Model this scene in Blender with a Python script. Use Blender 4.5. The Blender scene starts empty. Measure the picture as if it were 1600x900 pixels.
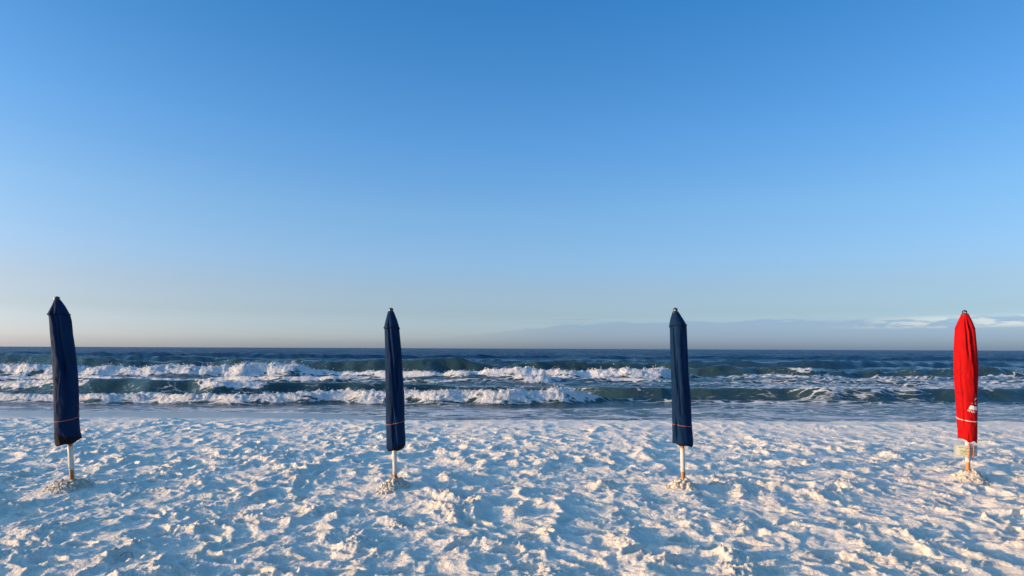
import bpy, bmesh, math, random
import numpy as np
from mathutils import Vector, Matrix

random.seed(7)
rng = np.random.default_rng(11)
scene = bpy.context.scene
COL = scene.collection

# ------------------------------------------------------------------ camera
F = 889.0            # focal length in photo pixels (20 mm on a 36 mm frame)
CAM_H = 1.65
ROLL = 0.0041
HOR = 544.6          # horizon row at the picture centre
cam_d = bpy.data.cameras.new('camera')
cam_d.lens = 20.0
cam_d.sensor_width = 36.0
cam_d.shift_y = (HOR - 450) / 1600
cam_d.clip_start = 0.1
cam_d.clip_end = 60000
cam = bpy.data.objects.new('camera', cam_d)
COL.objects.link(cam)
cr, sr = math.cos(ROLL), math.sin(ROLL)
cam.matrix_world = Matrix(((cr, -sr, 0, 0), (0, 0, -1, 0), (sr, cr, 0, CAM_H), (0, 0, 0, 1)))
scene.camera = cam

# ------------------------------------------------------------------ light
SUN_AZ = math.radians(257)      # compass-like, clockwise from +Y (straight out to sea)
SUN_EL = math.radians(7.3)
SUN_STR = 2.0
SKY_STR = 0.15
EXPOSURE = 1.8
world = bpy.data.worlds.new('World')
scene.world = world
world.use_nodes = True
wn, wl = world.node_tree.nodes, world.node_tree.links
wn.clear()


def N(nt, kind, **kw):
    n = nt.nodes.new(kind)
    for k, v in kw.items():
        setattr(n, k, v)
    return n


def math_node(nt, op, a, b=None, c=None, clamp=False):
    n = nt.nodes.new('ShaderNodeMath')
    n.operation = op
    n.use_clamp = clamp
    for i, v in enumerate((a, b, c)):
        if v is None:
            continue
        if isinstance(v, (int, float)):
            n.inputs[i].default_value = v
        else:
            nt.links.new(v, n.inputs[i])
    return n.outputs[0]


def smooth(nt, v, lo, hi, a=0.0, b=1.0):
    n = nt.nodes.new('ShaderNodeMapRange')
    n.interpolation_type = 'SMOOTHSTEP'
    nt.links.new(v, n.inputs[0])
    for i, q in enumerate((lo, hi, a, b)):
        n.inputs[i + 1].default_value = q
    return n.outputs[0]


def mix_col(nt, fac, a, b, mode='MIX'):
    n = nt.nodes.new('ShaderNodeMix')
    n.data_type = 'RGBA'
    n.blend_type = mode
    if isinstance(fac, (int, float)):
        n.inputs[0].default_value = fac
    else:
        nt.links.new(fac, n.inputs[0])
    for i, v in ((6, a), (7, b)):
        if isinstance(v, tuple):
            n.inputs[i].default_value = v if len(v) == 4 else (*v, 1)
        else:
            nt.links.new(v, n.inputs[i])
    return n.outputs[2]


wt = world.node_tree
sky = N(wt, 'ShaderNodeTexSky', sky_type='NISHITA')
sky.sun_disc = False
sky.sun_elevation = SUN_EL
sky.sun_rotation = SUN_AZ
sky.altitude = 0
sky.air_density = 0.7
sky.dust_density = 1.2
sky.ozone_density = 4.0
tc = N(wt, 'ShaderNodeTexCoord')
sep = N(wt, 'ShaderNodeSeparateXYZ')
wl.new(tc.outputs['Generated'], sep.inputs[0])
# low cloud bank along the horizon and a few sunlit puffs (direction space, at infinity)
mp = N(wt, 'ShaderNodeMapping')
mp.inputs['Scale'].default_value = (7, 7, 90)
wl.new(tc.outputs['Generated'], mp.inputs[0])
nz = N(wt, 'ShaderNodeTexNoise')
nz.inputs['Scale'].default_value = 1.0
nz.inputs['Detail'].default_value = 6
nz.inputs['Roughness'].default_value = 0.55
wl.new(mp.outputs[0], nz.inputs[0])
nval = math_node(wt, 'SUBTRACT', nz.outputs[0], 0.5)
mp2 = N(wt, 'ShaderNodeMapping')
mp2.inputs['Scale'].default_value = (34, 34, 150)
mp2.inputs['Location'].default_value = (3.1, 1.7, 0.4)
wl.new(tc.outputs['Generated'], mp2.inputs[0])
nz2 = N(wt, 'ShaderNodeTexNoise')
nz2.inputs['Scale'].default_value = 1.0
nz2.inputs['Detail'].default_value = 5
wl.new(mp2.outputs[0], nz2.inputs[0])
# bank: top edge of the bank about 2.8 degrees up on the right, lower to the left
side = smooth(wt, sep.outputs['X'], -0.16, 0.16)
top = math_node(wt, 'MULTIPLY_ADD', side, 0.030, 0.016)
top = math_node(wt, 'MULTIPLY_ADD', nval, 0.018, top)
top = math_node(wt, 'MULTIPLY_ADD', math_node(wt, 'SUBTRACT', nz2.outputs[0], 0.5), 0.010, top)
dz = math_node(wt, 'SUBTRACT', top, sep.outputs['Z'])
bank = smooth(wt, dz, -0.0020, 0.0028)
bank_amt = math_node(wt, 'MULTIPLY', bank, math_node(wt, 'MULTIPLY_ADD', side, 0.54, 0.16))
# puffs
pz = smooth(wt, math_node(wt, 'ABSOLUTE', math_node(wt, 'SUBTRACT', sep.outputs['Z'], 0.040)), 0.004, 0.011, 1, 0)
px_ = smooth(wt, sep.outputs['X'], 0.46, 0.62)
pn = smooth(wt, nz2.outputs[0], 0.40, 0.58)
puff = math_node(wt, 'MULTIPLY', math_node(wt, 'MULTIPLY', pz, px_), math_node(wt, 'MULTIPLY', pn, 0.8))
# sky graded by height; the unseen overhead part is brightened to fill the sand's shade
ramp = N(wt, 'ShaderNodeValToRGB')
stops = [(0.0, (0.86, 0.755, 0.822)), (0.03, (0.783, 0.599, 0.577)), (0.06, (0.75, 0.505, 0.413)), (0.1, (0.848, 0.53, 0.399)), (0.15, (0.872, 0.612, 0.472)), 
         (0.227, (0.852, 0.692, 0.537)), (0.339, (0.639, 0.703, 0.629)), (0.523, (0.335, 0.643, 0.649)), (0.8, (0.957, 1.227, 1.037))]
while len(ramp.color_ramp.elements) < len(stops):
    ramp.color_ramp.elements.new(0.5)
for e, (p, c) in zip(ramp.color_ramp.elements, stops):
    e.position = p
    e.color = (c[0] / 2, c[1] / 2, c[2] / 2, 1)
wl.new(sep.outputs['Z'], ramp.inputs[0])
dbl = N(wt, 'ShaderNodeVectorMath', operation='SCALE')
dbl.inputs['Scale'].default_value = 2.0
wl.new(ramp.outputs[0], dbl.inputs[0])
skyc = mix_col(wt, 1.0, sky.outputs[0], dbl.outputs[0], 'MULTIPLY')
# many-times scattered light evens out the dark band at right angles to the sun
sdir = (math.sin(SUN_AZ) * math.cos(SUN_EL), math.cos(SUN_AZ) * math.cos(SUN_EL), math.sin(SUN_EL))
dt = N(wt, 'ShaderNodeVectorMath', operation='DOT_PRODUCT')
wl.new(tc.outputs['Generated'], dt.inputs[0])
dt.inputs[1].default_value = sdir
d2_ = math_node(wt, 'POWER', dt.outputs['Value'], 2.0)
even = math_node(wt, 'MULTIPLY_ADD', d2_, math_node(wt, 'MULTIPLY_ADD', d2_, 0.5, -0.72), 1.17)
even = math_node(wt, 'MULTIPLY_ADD', math_node(wt, 'POWER', math_node(wt, 'MAXIMUM', dt.outputs['Value'], 0.0), 4.0), 0.7, even)  # extra glow near the sun, outside the view, added to brighten the sand
sc_ = N(wt, 'ShaderNodeVectorMath', operation='SCALE')
wl.new(skyc, sc_.inputs[0])
wl.new(even, sc_.inputs['Scale'])
skyc = sc_.outputs[0]
# thin high streaks above the bank
mp3 = N(wt, 'ShaderNodeMapping')
mp3.inputs['Scale'].default_value = (9, 9, 420)
mp3.inputs['Location'].default_value = (0.7, 4.2, 2.0)
wl.new(tc.outputs['Generated'], mp3.inputs[0])
nz3 = N(wt, 'ShaderNodeTexNoise')
nz3.inputs['Scale'].default_value = 1.0
nz3.inputs['Detail'].default_value = 4
wl.new(mp3.outputs[0], nz3.inputs[0])
st_z = smooth(wt, math_node(wt, 'ABSOLUTE', math_node(wt, 'SUBTRACT', sep.outputs['Z'], 0.050)), 0.003, 0.009, 1, 0)
streak = math_node(wt, 'MULTIPLY', math_node(wt, 'MULTIPLY', st_z, smooth(wt, nz3.outputs[0], 0.54, 0.66)), math_node(wt, 'MULTIPLY', side, 0.45))
bank_amt = math_node(wt, 'MAXIMUM', bank_amt, streak)
bankc = mix_col(wt, 1.0, skyc, (0.72, 0.78, 0.95), 'MULTIPLY')
c1 = mix_col(wt, bank_amt, skyc, bankc)
puffc = mix_col(wt, 1.0, skyc, (1.70, 1.34, 1.10), 'MULTIPLY')
c2 = mix_col(wt, puff, c1, puffc)
bg = N(wt, 'ShaderNodeBackground')
bg.inputs['Strength'].default_value = SKY_STR
wl.new(c2, bg.inputs[0])
wo = N(wt, 'ShaderNodeOutputWorld')
wl.new(bg.outputs[0], wo.inputs[0])

sun_d = bpy.data.lights.new('sun', 'SUN')
sun_d.energy = SUN_STR
sun_d.angle = math.radians(0.53)
sun_d.color = (0.84, 0.54, 0.235)
sun = bpy.data.objects.new('sun', sun_d)
COL.objects.link(sun)
to_sun = Vector((math.sin(SUN_AZ) * math.cos(SUN_EL), math.cos(SUN_AZ) * math.cos(SUN_EL), math.sin(SUN_EL)))
sun.rotation_euler = to_sun.to_track_quat('Z', 'Y').to_euler()
sun.location = to_sun * 60

scene.view_settings.view_transform = 'Standard'
scene.view_settings.look = 'None'
scene.view_settings.exposure = EXPOSURE
scene.view_settings.gamma = 1.0
scene.view_settings.use_curve_mapping = False


# ------------------------------------------------------------------ helpers
def ray(px, py, y):
    """point at depth y (metres out from the camera) seen at photo pixel px, py"""
    a, b = (px - 800) / F, (HOR - py) / F
    return Vector(((cr * a - sr * b) * y, y, CAM_H + (sr * a + cr * b) * y))


_perm = np.random.default_rng(3).permutation(256).astype(np.int32)
_perm = np.concatenate([_perm, _perm])
_ang = np.linspace(0, 2 * np.pi, 256, endpoint=False).astype(np.float32)
_gx, _gy = np.cos(_ang), np.sin(_ang)


def perlin(x, y, seed=0):
    x = np.asarray(x, dtype=np.float32) + seed * 17.31
    y = np.asarray(y, dtype=np.float32) + seed * 9.77
    xi, yi = np.floor(x), np.floor(y)
    fx, fy = x - xi, y - yi
    X = xi.astype(np.int32) & 255
    Y = yi.astype(np.int32) & 255
    u = fx * fx * fx * (fx * (fx * 6 - 15) + 10)
    v = fy * fy * fy * (fy * (fy * 6 - 15) + 10)
    X1, Y1 = (X + 1) & 255, (Y + 1) & 255

    def g(a, b, dx, dy):
        h = _perm[_perm[a] + b]
        return _gx[h] * dx + _gy[h] * dy
    n00, n10 = g(X, Y, fx, fy), g(X1, Y, fx - 1, fy)
    n01, n11 = g(X, Y1, fx, fy - 1), g(X1, Y1, fx - 1, fy - 1)
    a = n00 + u * (n10 - n00)
    b = n01 + u * (n11 - n01)
    return (a + v * (b - a)) * 1.5


def fbm(x, y, octv=4, seed=0, gain=0.5, lac=2.03):
    s, a, t = 0.0, 1.0, 0.0
    for i in range(octv):
        s = s + a * perlin(x, y, seed + i * 3)
        t += a
        a *= gain
        x, y = x * lac, y * lac
    return s / t


def sstep(x, a, b):
    t = np.clip((x - a) / (b - a), 0, 1)
    return t * t * (3 - 2 * t)


def link(name, me, mat=None, parent=None):
    o = bpy.data.objects.new(name, me)
    COL.objects.link(o)
    if mat:
        me.materials.append(mat)
    if parent:
        o.parent = parent
    return o


def grid_mesh(name, X, Y, Z, attrs=None, wrap=False):
    """X, Y, Z: arrays (rows, cols)"""
    r, c = X.shape
    co = np.stack([X, Y, Z], -1).reshape(-1, 3).astype(np.float32)
    idx = np.arange(r * c, dtype=np.int32).reshape(r, c)
    if wrap:
        idx = np.concatenate([idx, idx[:, :1]], 1)
    q = np.stack([idx[:-1, :-1], idx[:-1, 1:], idx[1:, 1:], idx[1:, :-1]], -1).reshape(-1, 4)
    me = bpy.data.meshes.new(name)
    me.vertices.add(len(co))
    me.vertices.foreach_set('co', co.ravel())
    me.loops.add(q.size)
    me.loops.foreach_set('vertex_index', q.ravel())
    me.polygons.add(len(q))
    me.polygons.foreach_set('loop_start', np.arange(0, q.size, 4, dtype=np.int32))
    me.polygons.foreach_set('use_smooth', np.ones(len(q), dtype=bool))
    me.update(calc_edges=True)
    for k, v in (attrs or {}).items():
        at = me.attributes.new(k, 'FLOAT', 'POINT')
        at.data.foreach_set('value', np.asarray(v, dtype=np.float32).ravel())
    me.validate()
    return me


def from_tris(name, V, T, smooth_=True):
    me = bpy.data.meshes.new(name)
    me.vertices.add(len(V))
    me.vertices.foreach_set('co', np.asarray(V, dtype=np.float32).ravel())
    T = np.asarray(T, dtype=np.int32)
    me.loops.add(T.size)
    me.loops.foreach_set('vertex_index', T.ravel())
    me.polygons.add(len(T))
    me.polygons.foreach_set('loop_start', np.arange(0, T.size, 3, dtype=np.int32))
    me.polygons.foreach_set('use_smooth', np.full(len(T), smooth_, dtype=bool))
    me.update(calc_edges=True)
    return me


def new_mat(name):
    m = bpy.data.materials.new(name)
    m.use_nodes = True
    nt = m.node_tree
    return m, nt, nt.nodes['Principled BSDF']


# ------------------------------------------------------------------ materials
def sand_material(name, wet=True, c0=(0.90, 0.83, 0.725), c1=(0.86, 0.78, 0.66)):
    m, nt, b = new_mat(name)
    geo = N(nt, 'ShaderNodeNewGeometry')
    n1 = N(nt, 'ShaderNodeTexNoise')
    n1.inputs['Scale'].default_value = 3.0
    n1.inputs['Detail'].default_value = 8
    nt.links.new(geo.outputs['Position'], n1.inputs[0])
    c = mix_col(nt, smooth(nt, n1.outputs[0], 0.35, 0.7), c0, c1)
    # scattered darker grains and shell dust
    n2 = N(nt, 'ShaderNodeTexNoise')
    n2.inputs['Scale'].default_value = 160
    n2.inputs['Detail'].default_value = 3
    nt.links.new(geo.outputs['Position'], n2.inputs[0])
    c = mix_col(nt, smooth(nt, n2.outputs[0], 0.62, 0.80, 0, 0.35), c, (0.42, 0.38, 0.33))
    nt.links.new(c, b.inputs['Base Color'])
    b.inputs['Roughness'].default_value = 0.9
    b.inputs['Specular IOR Level'].default_value = 0.15
    if wet:
        at = N(nt, 'ShaderNodeAttribute', attribute_name='wet')
        w = at.outputs['Fac']
        nt.links.new(mix_col(nt, w, c, (0.37, 0.345, 0.31)), b.inputs['Base Color'])
        nt.links.new(smooth(nt, w, 0, 1, 0.9, 0.32), b.inputs['Roughness'])
        nt.links.new(smooth(nt, w, 0, 1, 0.15, 0.6), b.inputs['Specular IOR Level'])
    n3 = N(nt, 'ShaderNodeTexNoise')
    n3.inputs['Scale'].default_value = 24
    n3.inputs['Detail'].default_value = 9
    n3.inputs['Roughness'].default_value = 0.68
    nt.links.new(geo.outputs['Position'], n3.inputs[0])
    bp = N(nt, 'ShaderNodeBump')
    bp.inputs['Distance'].default_value = 0.055
    bp.inputs['Strength'].default_value = 0.95
    nt.links.new(n3.outputs[0], bp.inputs['Height'])
    if wet:
        nt.links.new(smooth(nt, w, 0, 1, 0.95, 0.03), bp.inputs['Strength'])
    nt.links.new(bp.outputs[0], b.inputs['Normal'])
    return m


def water_material():
    m, nt, b = new_mat('sea_water')
    geo = N(nt, 'ShaderNodeNewGeometry')
    sp = N(nt, 'ShaderNodeSeparateXYZ')
    nt.links.new(geo.outputs['Position'], sp.inputs[0])
    fo = N(nt, 'ShaderNodeAttribute', attribute_name='foam').outputs['Fac']
    # water body: sandy green over the bar, deep blue outside
    deep = smooth(nt, sp.outputs['Y'], 40, 110)
    wc = mix_col(nt, deep, (0.026, 0.055, 0.058), (0.004, 0.034, 0.078))
    # lace foam pattern
    mp = N(nt, 'ShaderNodeMapping')
    mp.inputs['Scale'].default_value = (0.30, 1.0, 0.6)
    nt.links.new(geo.outputs['Position'], mp.inputs[0])
    dn = N(nt, 'ShaderNodeTexNoise')
    dn.inputs['Scale'].default_value = 1.3
    dn.inputs['Detail'].default_value = 4
    nt.links.new(mp.outputs[0], dn.inputs[0])
    vm = N(nt, 'ShaderNodeVectorMath', operation='MULTIPLY_ADD')
    nt.links.new(dn.outputs['Color'], vm.inputs[0])
    vm.inputs[1].default_value = (1.2, 1.2, 1.2)
    nt.links.new(mp.outputs[0], vm.inputs[2])
    vo = N(nt, 'ShaderNodeTexVoronoi', feature='DISTANCE_TO_EDGE')
    vo.inputs['Scale'].default_value = 3.2
    nt.links.new(vm.outputs[0], vo.inputs[0])
    lace = smooth(nt, vo.outputs['Distance'], 0.0, 0.22, 1, 0)
    fn = N(nt, 'ShaderNodeTexNoise')
    fn.inputs['Scale'].default_value = 3.2
    fn.inputs['Detail'].default_value = 9
    fn.inputs['Roughness'].default_value = 0.66
    nt.links.new(vm.outputs[0], fn.inputs[0])
    pat = math_node(nt, 'ADD', math_node(nt, 'MULTIPLY', lace, 0.26), math_node(nt, 'MULTIPLY', fn.outputs[0], 0.86))
    thr = math_node(nt, 'SUBTRACT', 1.0, fo)
    ff = smooth(nt, math_node(nt, 'SUBTRACT', pat, thr), -0.10, 0.16)
    col = mix_col(nt, ff, wc, (0.74, 0.75, 0.76))
    nt.links.new(col, b.inputs['Base Color'])
    gust = N(nt, 'ShaderNodeTexNoise')
    gust.inputs['Scale'].default_value = 0.09
    gust.inputs['Detail'].default_value = 7
    gust.inputs['Roughness'].default_value = 0.7
    gm = N(nt, 'ShaderNodeMapping')
    gm.inputs['Scale'].default_value = (0.5, 1.0, 0.0)
    nt.links.new(geo.outputs['Position'], gm.inputs[0])
    nt.links.new(gm.outputs[0], gust.inputs[0])
    rough_w = math_node(nt, 'MULTIPLY_ADD', smooth(nt, sp.outputs['Y'], 30, 130, 0.0, 1.0), smooth(nt, gust.outputs[0], 0.38, 0.62, 0.20, 0.42), 0.10)
    rr = nt.nodes.new('ShaderNodeMix')
    nt.links.new(ff, rr.inputs[0])
    nt.links.new(rough_w, rr.inputs[2])
    rr.inputs[3].default_value = 0.85
    nt.links.new(rr.outputs[0], b.inputs['Roughness'])
    b.inputs['IOR'].default_value = 1.333
    # ripples
    mr = N(nt, 'ShaderNodeMapping')
    mr.inputs['Scale'].default_value = (0.55, 1.0, 1.0)
    nt.links.new(geo.outputs['Position'], mr.inputs[0])
    r1 = N(nt, 'ShaderNodeTexNoise')
    r1.inputs['Scale'].default_value = 4.0
    r1.inputs['Detail'].default_value = 7
    r1.inputs['Roughness'].default_value = 0.6
    nt.links.new(mr.outputs[0], r1.inputs[0])
    r2 = N(nt, 'ShaderNodeTexNoise')
    r2.inputs['Scale'].default_value = 0.55
    r2.inputs['Detail'].default_value = 6
    r2.inputs['Roughness'].default_value = 0.62
    nt.links.new(mr.outputs[0], r2.inputs[0])
    bp = N(nt, 'ShaderNodeBump')
    bp.inputs['Distance'].default_value = 0.11
    bp.inputs['Strength'].default_value = 0.7
    nt.links.new(r1.outputs[0], bp.inputs['Height'])
    b2 = N(nt, 'ShaderNodeBump')
    b2.inputs['Distance'].default_value = 1.6
    nt.links.new(smooth(nt, sp.outputs['Y'], 40, 160, 0.1, 1.0), b2.inputs['Strength'])
    nt.links.new(r2.outputs[0], b2.inputs['Height'])
    nt.links.new(b2.outputs[0], bp.inputs['Normal'])
    f1 = N(nt, 'ShaderNodeTexNoise')
    f1.inputs['Scale'].default_value = 5.0
    f1.inputs['Detail'].default_value = 8
    f1.inputs['Roughness'].default_value = 0.7
    nt.links.new(geo.outputs['Position'], f1.inputs[0])
    b3 = N(nt, 'ShaderNodeBump')
    b3.inputs['Distance'].default_value = 0.30
    nt.links.new(math_node(nt, 'MULTIPLY', ff, 0.9), b3.inputs['Strength'])
    nt.links.new(f1.outputs[0], b3.inputs['Height'])
    nt.links.new(bp.outputs[0], b3.inputs['Normal'])
    nt.links.new(b3.outputs[0], b.inputs['Normal'])
    return m


def foam_material():
    m, nt, b = new_mat('foam')
    b.inputs['Base Color'].default_value = (0.82, 0.83, 0.84, 1)
    b.inputs['Roughness'].default_value = 0.7
    return m


def cloth_material(name, col, col2):
    m, nt, b = new_mat(name)
    tcn = N(nt, 'ShaderNodeTexCoord')
    n1 = N(nt, 'ShaderNodeTexNoise')
    n1.inputs['Scale'].default_value = 6
    n1.inputs['Detail'].default_value = 7
    nt.links.new(tcn.outputs['Object'], n1.inputs[0])
    nt.links.new(mix_col(nt, smooth(nt, n1.outputs[0], 0.35, 0.7), col, col2), b.inputs['Base Color'])
    b.inputs['Roughness'].default_value = 0.78
    b.inputs['Specular IOR Level'].default_value = 0.12
    b.inputs['Sheen Weight'].default_value = 0.0
    n2 = N(nt, 'ShaderNodeTexNoise')
    n2.inputs['Scale'].default_value = 28
    n2.inputs['Detail'].default_value = 5
    nt.links.new(tcn.outputs['Object'], n2.inputs[0])
    bp = N(nt, 'ShaderNodeBump')
    bp.inputs['Distance'].default_value = 0.006
    bp.inputs['Strength'].default_value = 0.5
    nt.links.new(n2.outputs[0], bp.inputs['Height'])
    nt.links.new(bp.outputs[0], b.inputs['Normal'])
    return m


def plain(name, col, rough=0.6, metal=0.0, noise=None, scale=30, bump=0.0, stretch=1.0):
    m, nt, b = new_mat(name)
    b.inputs['Base Color'].default_value = (*col, 1)
    b.inputs['Roughness'].default_value = rough
    b.inputs['Metallic'].default_value = metal
    if noise:
        tcn = N(nt, 'ShaderNodeTexCoord')
        mp = N(nt, 'ShaderNodeMapping')
        mp.inputs['Scale'].default_value = (1, 1, stretch)
        nt.links.new(tcn.outputs['Object'], mp.inputs[0])
        n1 = N(nt, 'ShaderNodeTexNoise')
        n1.inputs['Scale'].default_value = scale
        n1.inputs['Detail'].default_value = 6
        nt.links.new(mp.outputs[0], n1.inputs[0])
        nt.links.new(mix_col(nt, smooth(nt, n1.outputs[0], 0.4, 0.68), col, noise), b.inputs['Base Color'])
        if bump:
            bp = N(nt, 'ShaderNodeBump')
            bp.inputs['Distance'].default_value = bump
            nt.links.new(n1.outputs[0], bp.inputs['Height'])
            nt.links.new(bp.outputs[0], b.inputs['Normal'])
    return m


M_SAND = sand_material('white_sand', wet=True)
M_CLUMP = sand_material('clumped_sand', False, (0.78, 0.70, 0.585), (0.66, 0.58, 0.475))
M_SEA = water_material()
M_FOAM = foam_material()
M_NAVY = cloth_material('navy_canvas', (0.0006, 0.018, 0.060), (0.0005, 0.013, 0.046))
M_RED = cloth_material('red_canvas', (0.38, 0.002, 0.003), (0.31, 0.002, 0.003))
M_BLACK = cloth_material('black_binding', (0.006, 0.007, 0.010), (0.009, 0.010, 0.013))
M_DARKRED = cloth_material('dark_red_lining', (0.30, 0.008, 0.008), (0.25, 0.006, 0.006))
M_WHITE = plain('white_sleeve', (0.52, 0.51, 0.47), 0.45, noise=(0.42, 0.39, 0.33), scale=18, stretch=0.25)
M_WOOD = plain('pine_pole', (0.46, 0.20, 0.055), 0.6, noise=(0.26, 0.095, 0.025), scale=24, bump=0.002, stretch=0.15)
M_KNOB = plain('dark_knob', (0.015, 0.014, 0.013), 0.4, noise=(0.05, 0.043, 0.032), scale=60)
M_CORD = plain('orange_cord', (0.34, 0.10, 0.06), 0.8)
M_BRIGHTCORD = plain('bright_orange_cord', (0.62, 0.13, 0.05), 0.8)
M_WCORD = plain('white_cord', (0.75, 0.66, 0.58), 0.8)
M_PRINT = plain('white_print', (0.80, 0.78, 0.74), 0.7)
M_PRINTD = plain('tan_print', (0.55, 0.33, 0.22), 0.7)
M_INK = plain('black_ink', (0.02, 0.02, 0.02), 0.6)
M_GREENINK = plain('green_ink', (0.22, 0.28, 0.13), 0.6, noise=(0.44, 0.46, 0.33), scale=60)
M_PAPER = plain('card', (0.45, 0.47, 0.39), 0.4)
M_LAM = plain('laminate_edge', (0.33, 0.37, 0.38), 0.3)
M_TWIG = plain('dry_twig', (0.05, 0.035, 0.025), 0.8)

# ------------------------------------------------------------------ sand
UMB = [  # base pixel x, y, depth
    dict(bx=112.5, by=749, D=6.67), dict(bx=617.2, by=746.5, D=6.78),
    dict(bx=1067.2, by=747.5, D=6.84), dict(bx=1512.5, by=734.5, D=7.35)]
SEA_Z = -0.70


def cells(x, y, size, seed, pit):
    """trodden pits: lower envelope of jittered paraboloids -> bowls with sharp ridges between"""
    gx, gy = x / size, y / size
    ix, iy = np.floor(gx).astype(np.int32), np.floor(gy).astype(np.int32)
    best = np.full(x.shape, 9.0, dtype=np.float32)
    for dx in (-1, 0, 1):
        for dy in (-1, 0, 1):
            cx, cy = ix + dx, iy + dy
            h = _perm[(_perm[(cx + seed) & 255] + cy) & 255 + 0]
            h2 = _perm[(h + 57 + seed) & 255]
            h3 = _perm[(h2 + 131) & 255]
            h4 = _perm[(h3 + 19) & 255]
            qx = gx - cx - (0.5 + 0.85 * (h / 255.0 - 0.5))
            qy = gy - cy - (0.5 + 0.85 * (h2 / 255.0 - 0.5))
            a = h3 / 255.0 * np.pi
            ca, sa = np.cos(a), np.sin(a)
            e = 0.75 + 0.9 * (h4 / 255.0)
            ux, uy = (qx * ca + qy * sa), (-qx * sa + qy * ca) * e
            d = ux * ux + uy * uy
            best = np.minimum(best, d * 1.25 + 0.45 * (h4 / 255.0 - 0.5))
    return np.clip(best, -0.25, 0.9) * pit


def beach_base(x, y):
    """large-scale beach: flat berm, then down to the water"""
    edge = 13.2 + 0.35 * perlin(x * 0.11, y * 0 + 2.0, 5) + 0.12 * perlin(x * 0.5, y * 0 + 1.0, 6)
    slope = 0.085 + 0.062 * sstep(x, -7.0, 0.5)
    s = np.maximum(y - edge, 0)
    down = slope * s * sstep(s, -0.2, 1.3)
    crest = 0.05 * np.exp(-((y - edge + 0.4) / 0.9) ** 2) * sstep(x, -3, 3)
    return -down + crest


def sand_height(x, y):
    w1, w2 = perlin(x * 1.9, y * 1.9, 31), perlin(x * 1.9, y * 1.9, 32)
    v1, v2 = perlin(x * 7, y * 7, 33), perlin(x * 7, y * 7, 34)
    wx = x + 0.10 * w1 + 0.035 * v1
    wy = y + 0.10 * w2 + 0.035 * v2
    h = 0.035 * fbm(x * 0.6, y * 0.6, 2, 1)
    m = np.clip(0.5 + 0.9 * fbm(x * 0.5, y * 0.5, 2, 9), 0.1, 1.0)
    far = 1 - 0.60 * sstep(y, 8.5, 13.0) * (0.6 + 0.4 * sstep(x, -4, 4))
    h1 = cells(wx, wy, 0.35, 3, 0.052)
    h2 = cells(wx + 7.3, wy + 2.1, 0.205, 71, 0.042)
    h3 = cells(wx * 1.0 - 3.1, wy + 5.7, 0.095, 137, 0.013)
    tread = h1 * (0.55 + 0.6 * m) + h2 * (0.45 + 0.7 * (1 - m))
    rm = np.clip(fbm(x * 1.7, y * 1.7, 3, 21) * 2.2 + 0.25, 0, 1)
    rough = (0.16 + 0.84 * rm) * (0.28 + 0.72 * sstep(tread, 0.010, 0.042))
    crumbs = np.abs(fbm(wx * 10, wy * 10, 3, 41, 0.66)) * 0.080 + np.abs(perlin(x * 28, y * 28, 47)) * 0.026
    rip = (1 - np.abs(fbm(wx * 3.4, wy * 3.4, 4, 51, 0.62)) * 2.0) * 0.020
    patch = np.clip(0.85 + 1.1 * fbm(x * 0.8, y * 0.8, 2, 19), 0.40, 1.35)
    h = h + (tread * patch + rip + h3 * (0.25 + rm) * patch + rough * crumbs * (0.5 + 0.5 * patch)) * far
    fade = 1 - sstep(y + 0.5 * w1, 12.3, 14.6)
    h = h * (0.22 + 0.78 * fade) - 0.06
    return h + beach_base(x, y)


ys = [-60, -30, -15, -8, -4, -2]
y = -1.0
while y < 2.6:
    ys.append(y)
    y += 0.06
while y < 15.5:
    ys.append(y)
    y += 0.0029 * max(y, 3.2)
while y < 34:
    ys.append(y)
    y += 0.35
ys = np.array(ys, dtype=np.float64)
u = np.concatenate([-np.geomspace(1.4, 40, 40)[::-1], np.arange(-1.38, 1.381, 0.0027), np.geomspace(1.4, 40, 40)])
wdt = np.where(ys > 3.2, ys, 3.2)
X = u[None, :] * wdt[:, None]
Y = np.repeat(ys[:, None], len(u), 1)
Z = sand_height(X, Y)
for q in UMB:
    b = ray(q['bx'], q['by'], q['D'])
    q['base'] = b
    d2 = (X - b.x) ** 2 + (Y - b.y) ** 2
    w = np.exp(-d2 / 0.30 ** 2)
    Z = Z * (1 - w) + w * 0.02
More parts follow.
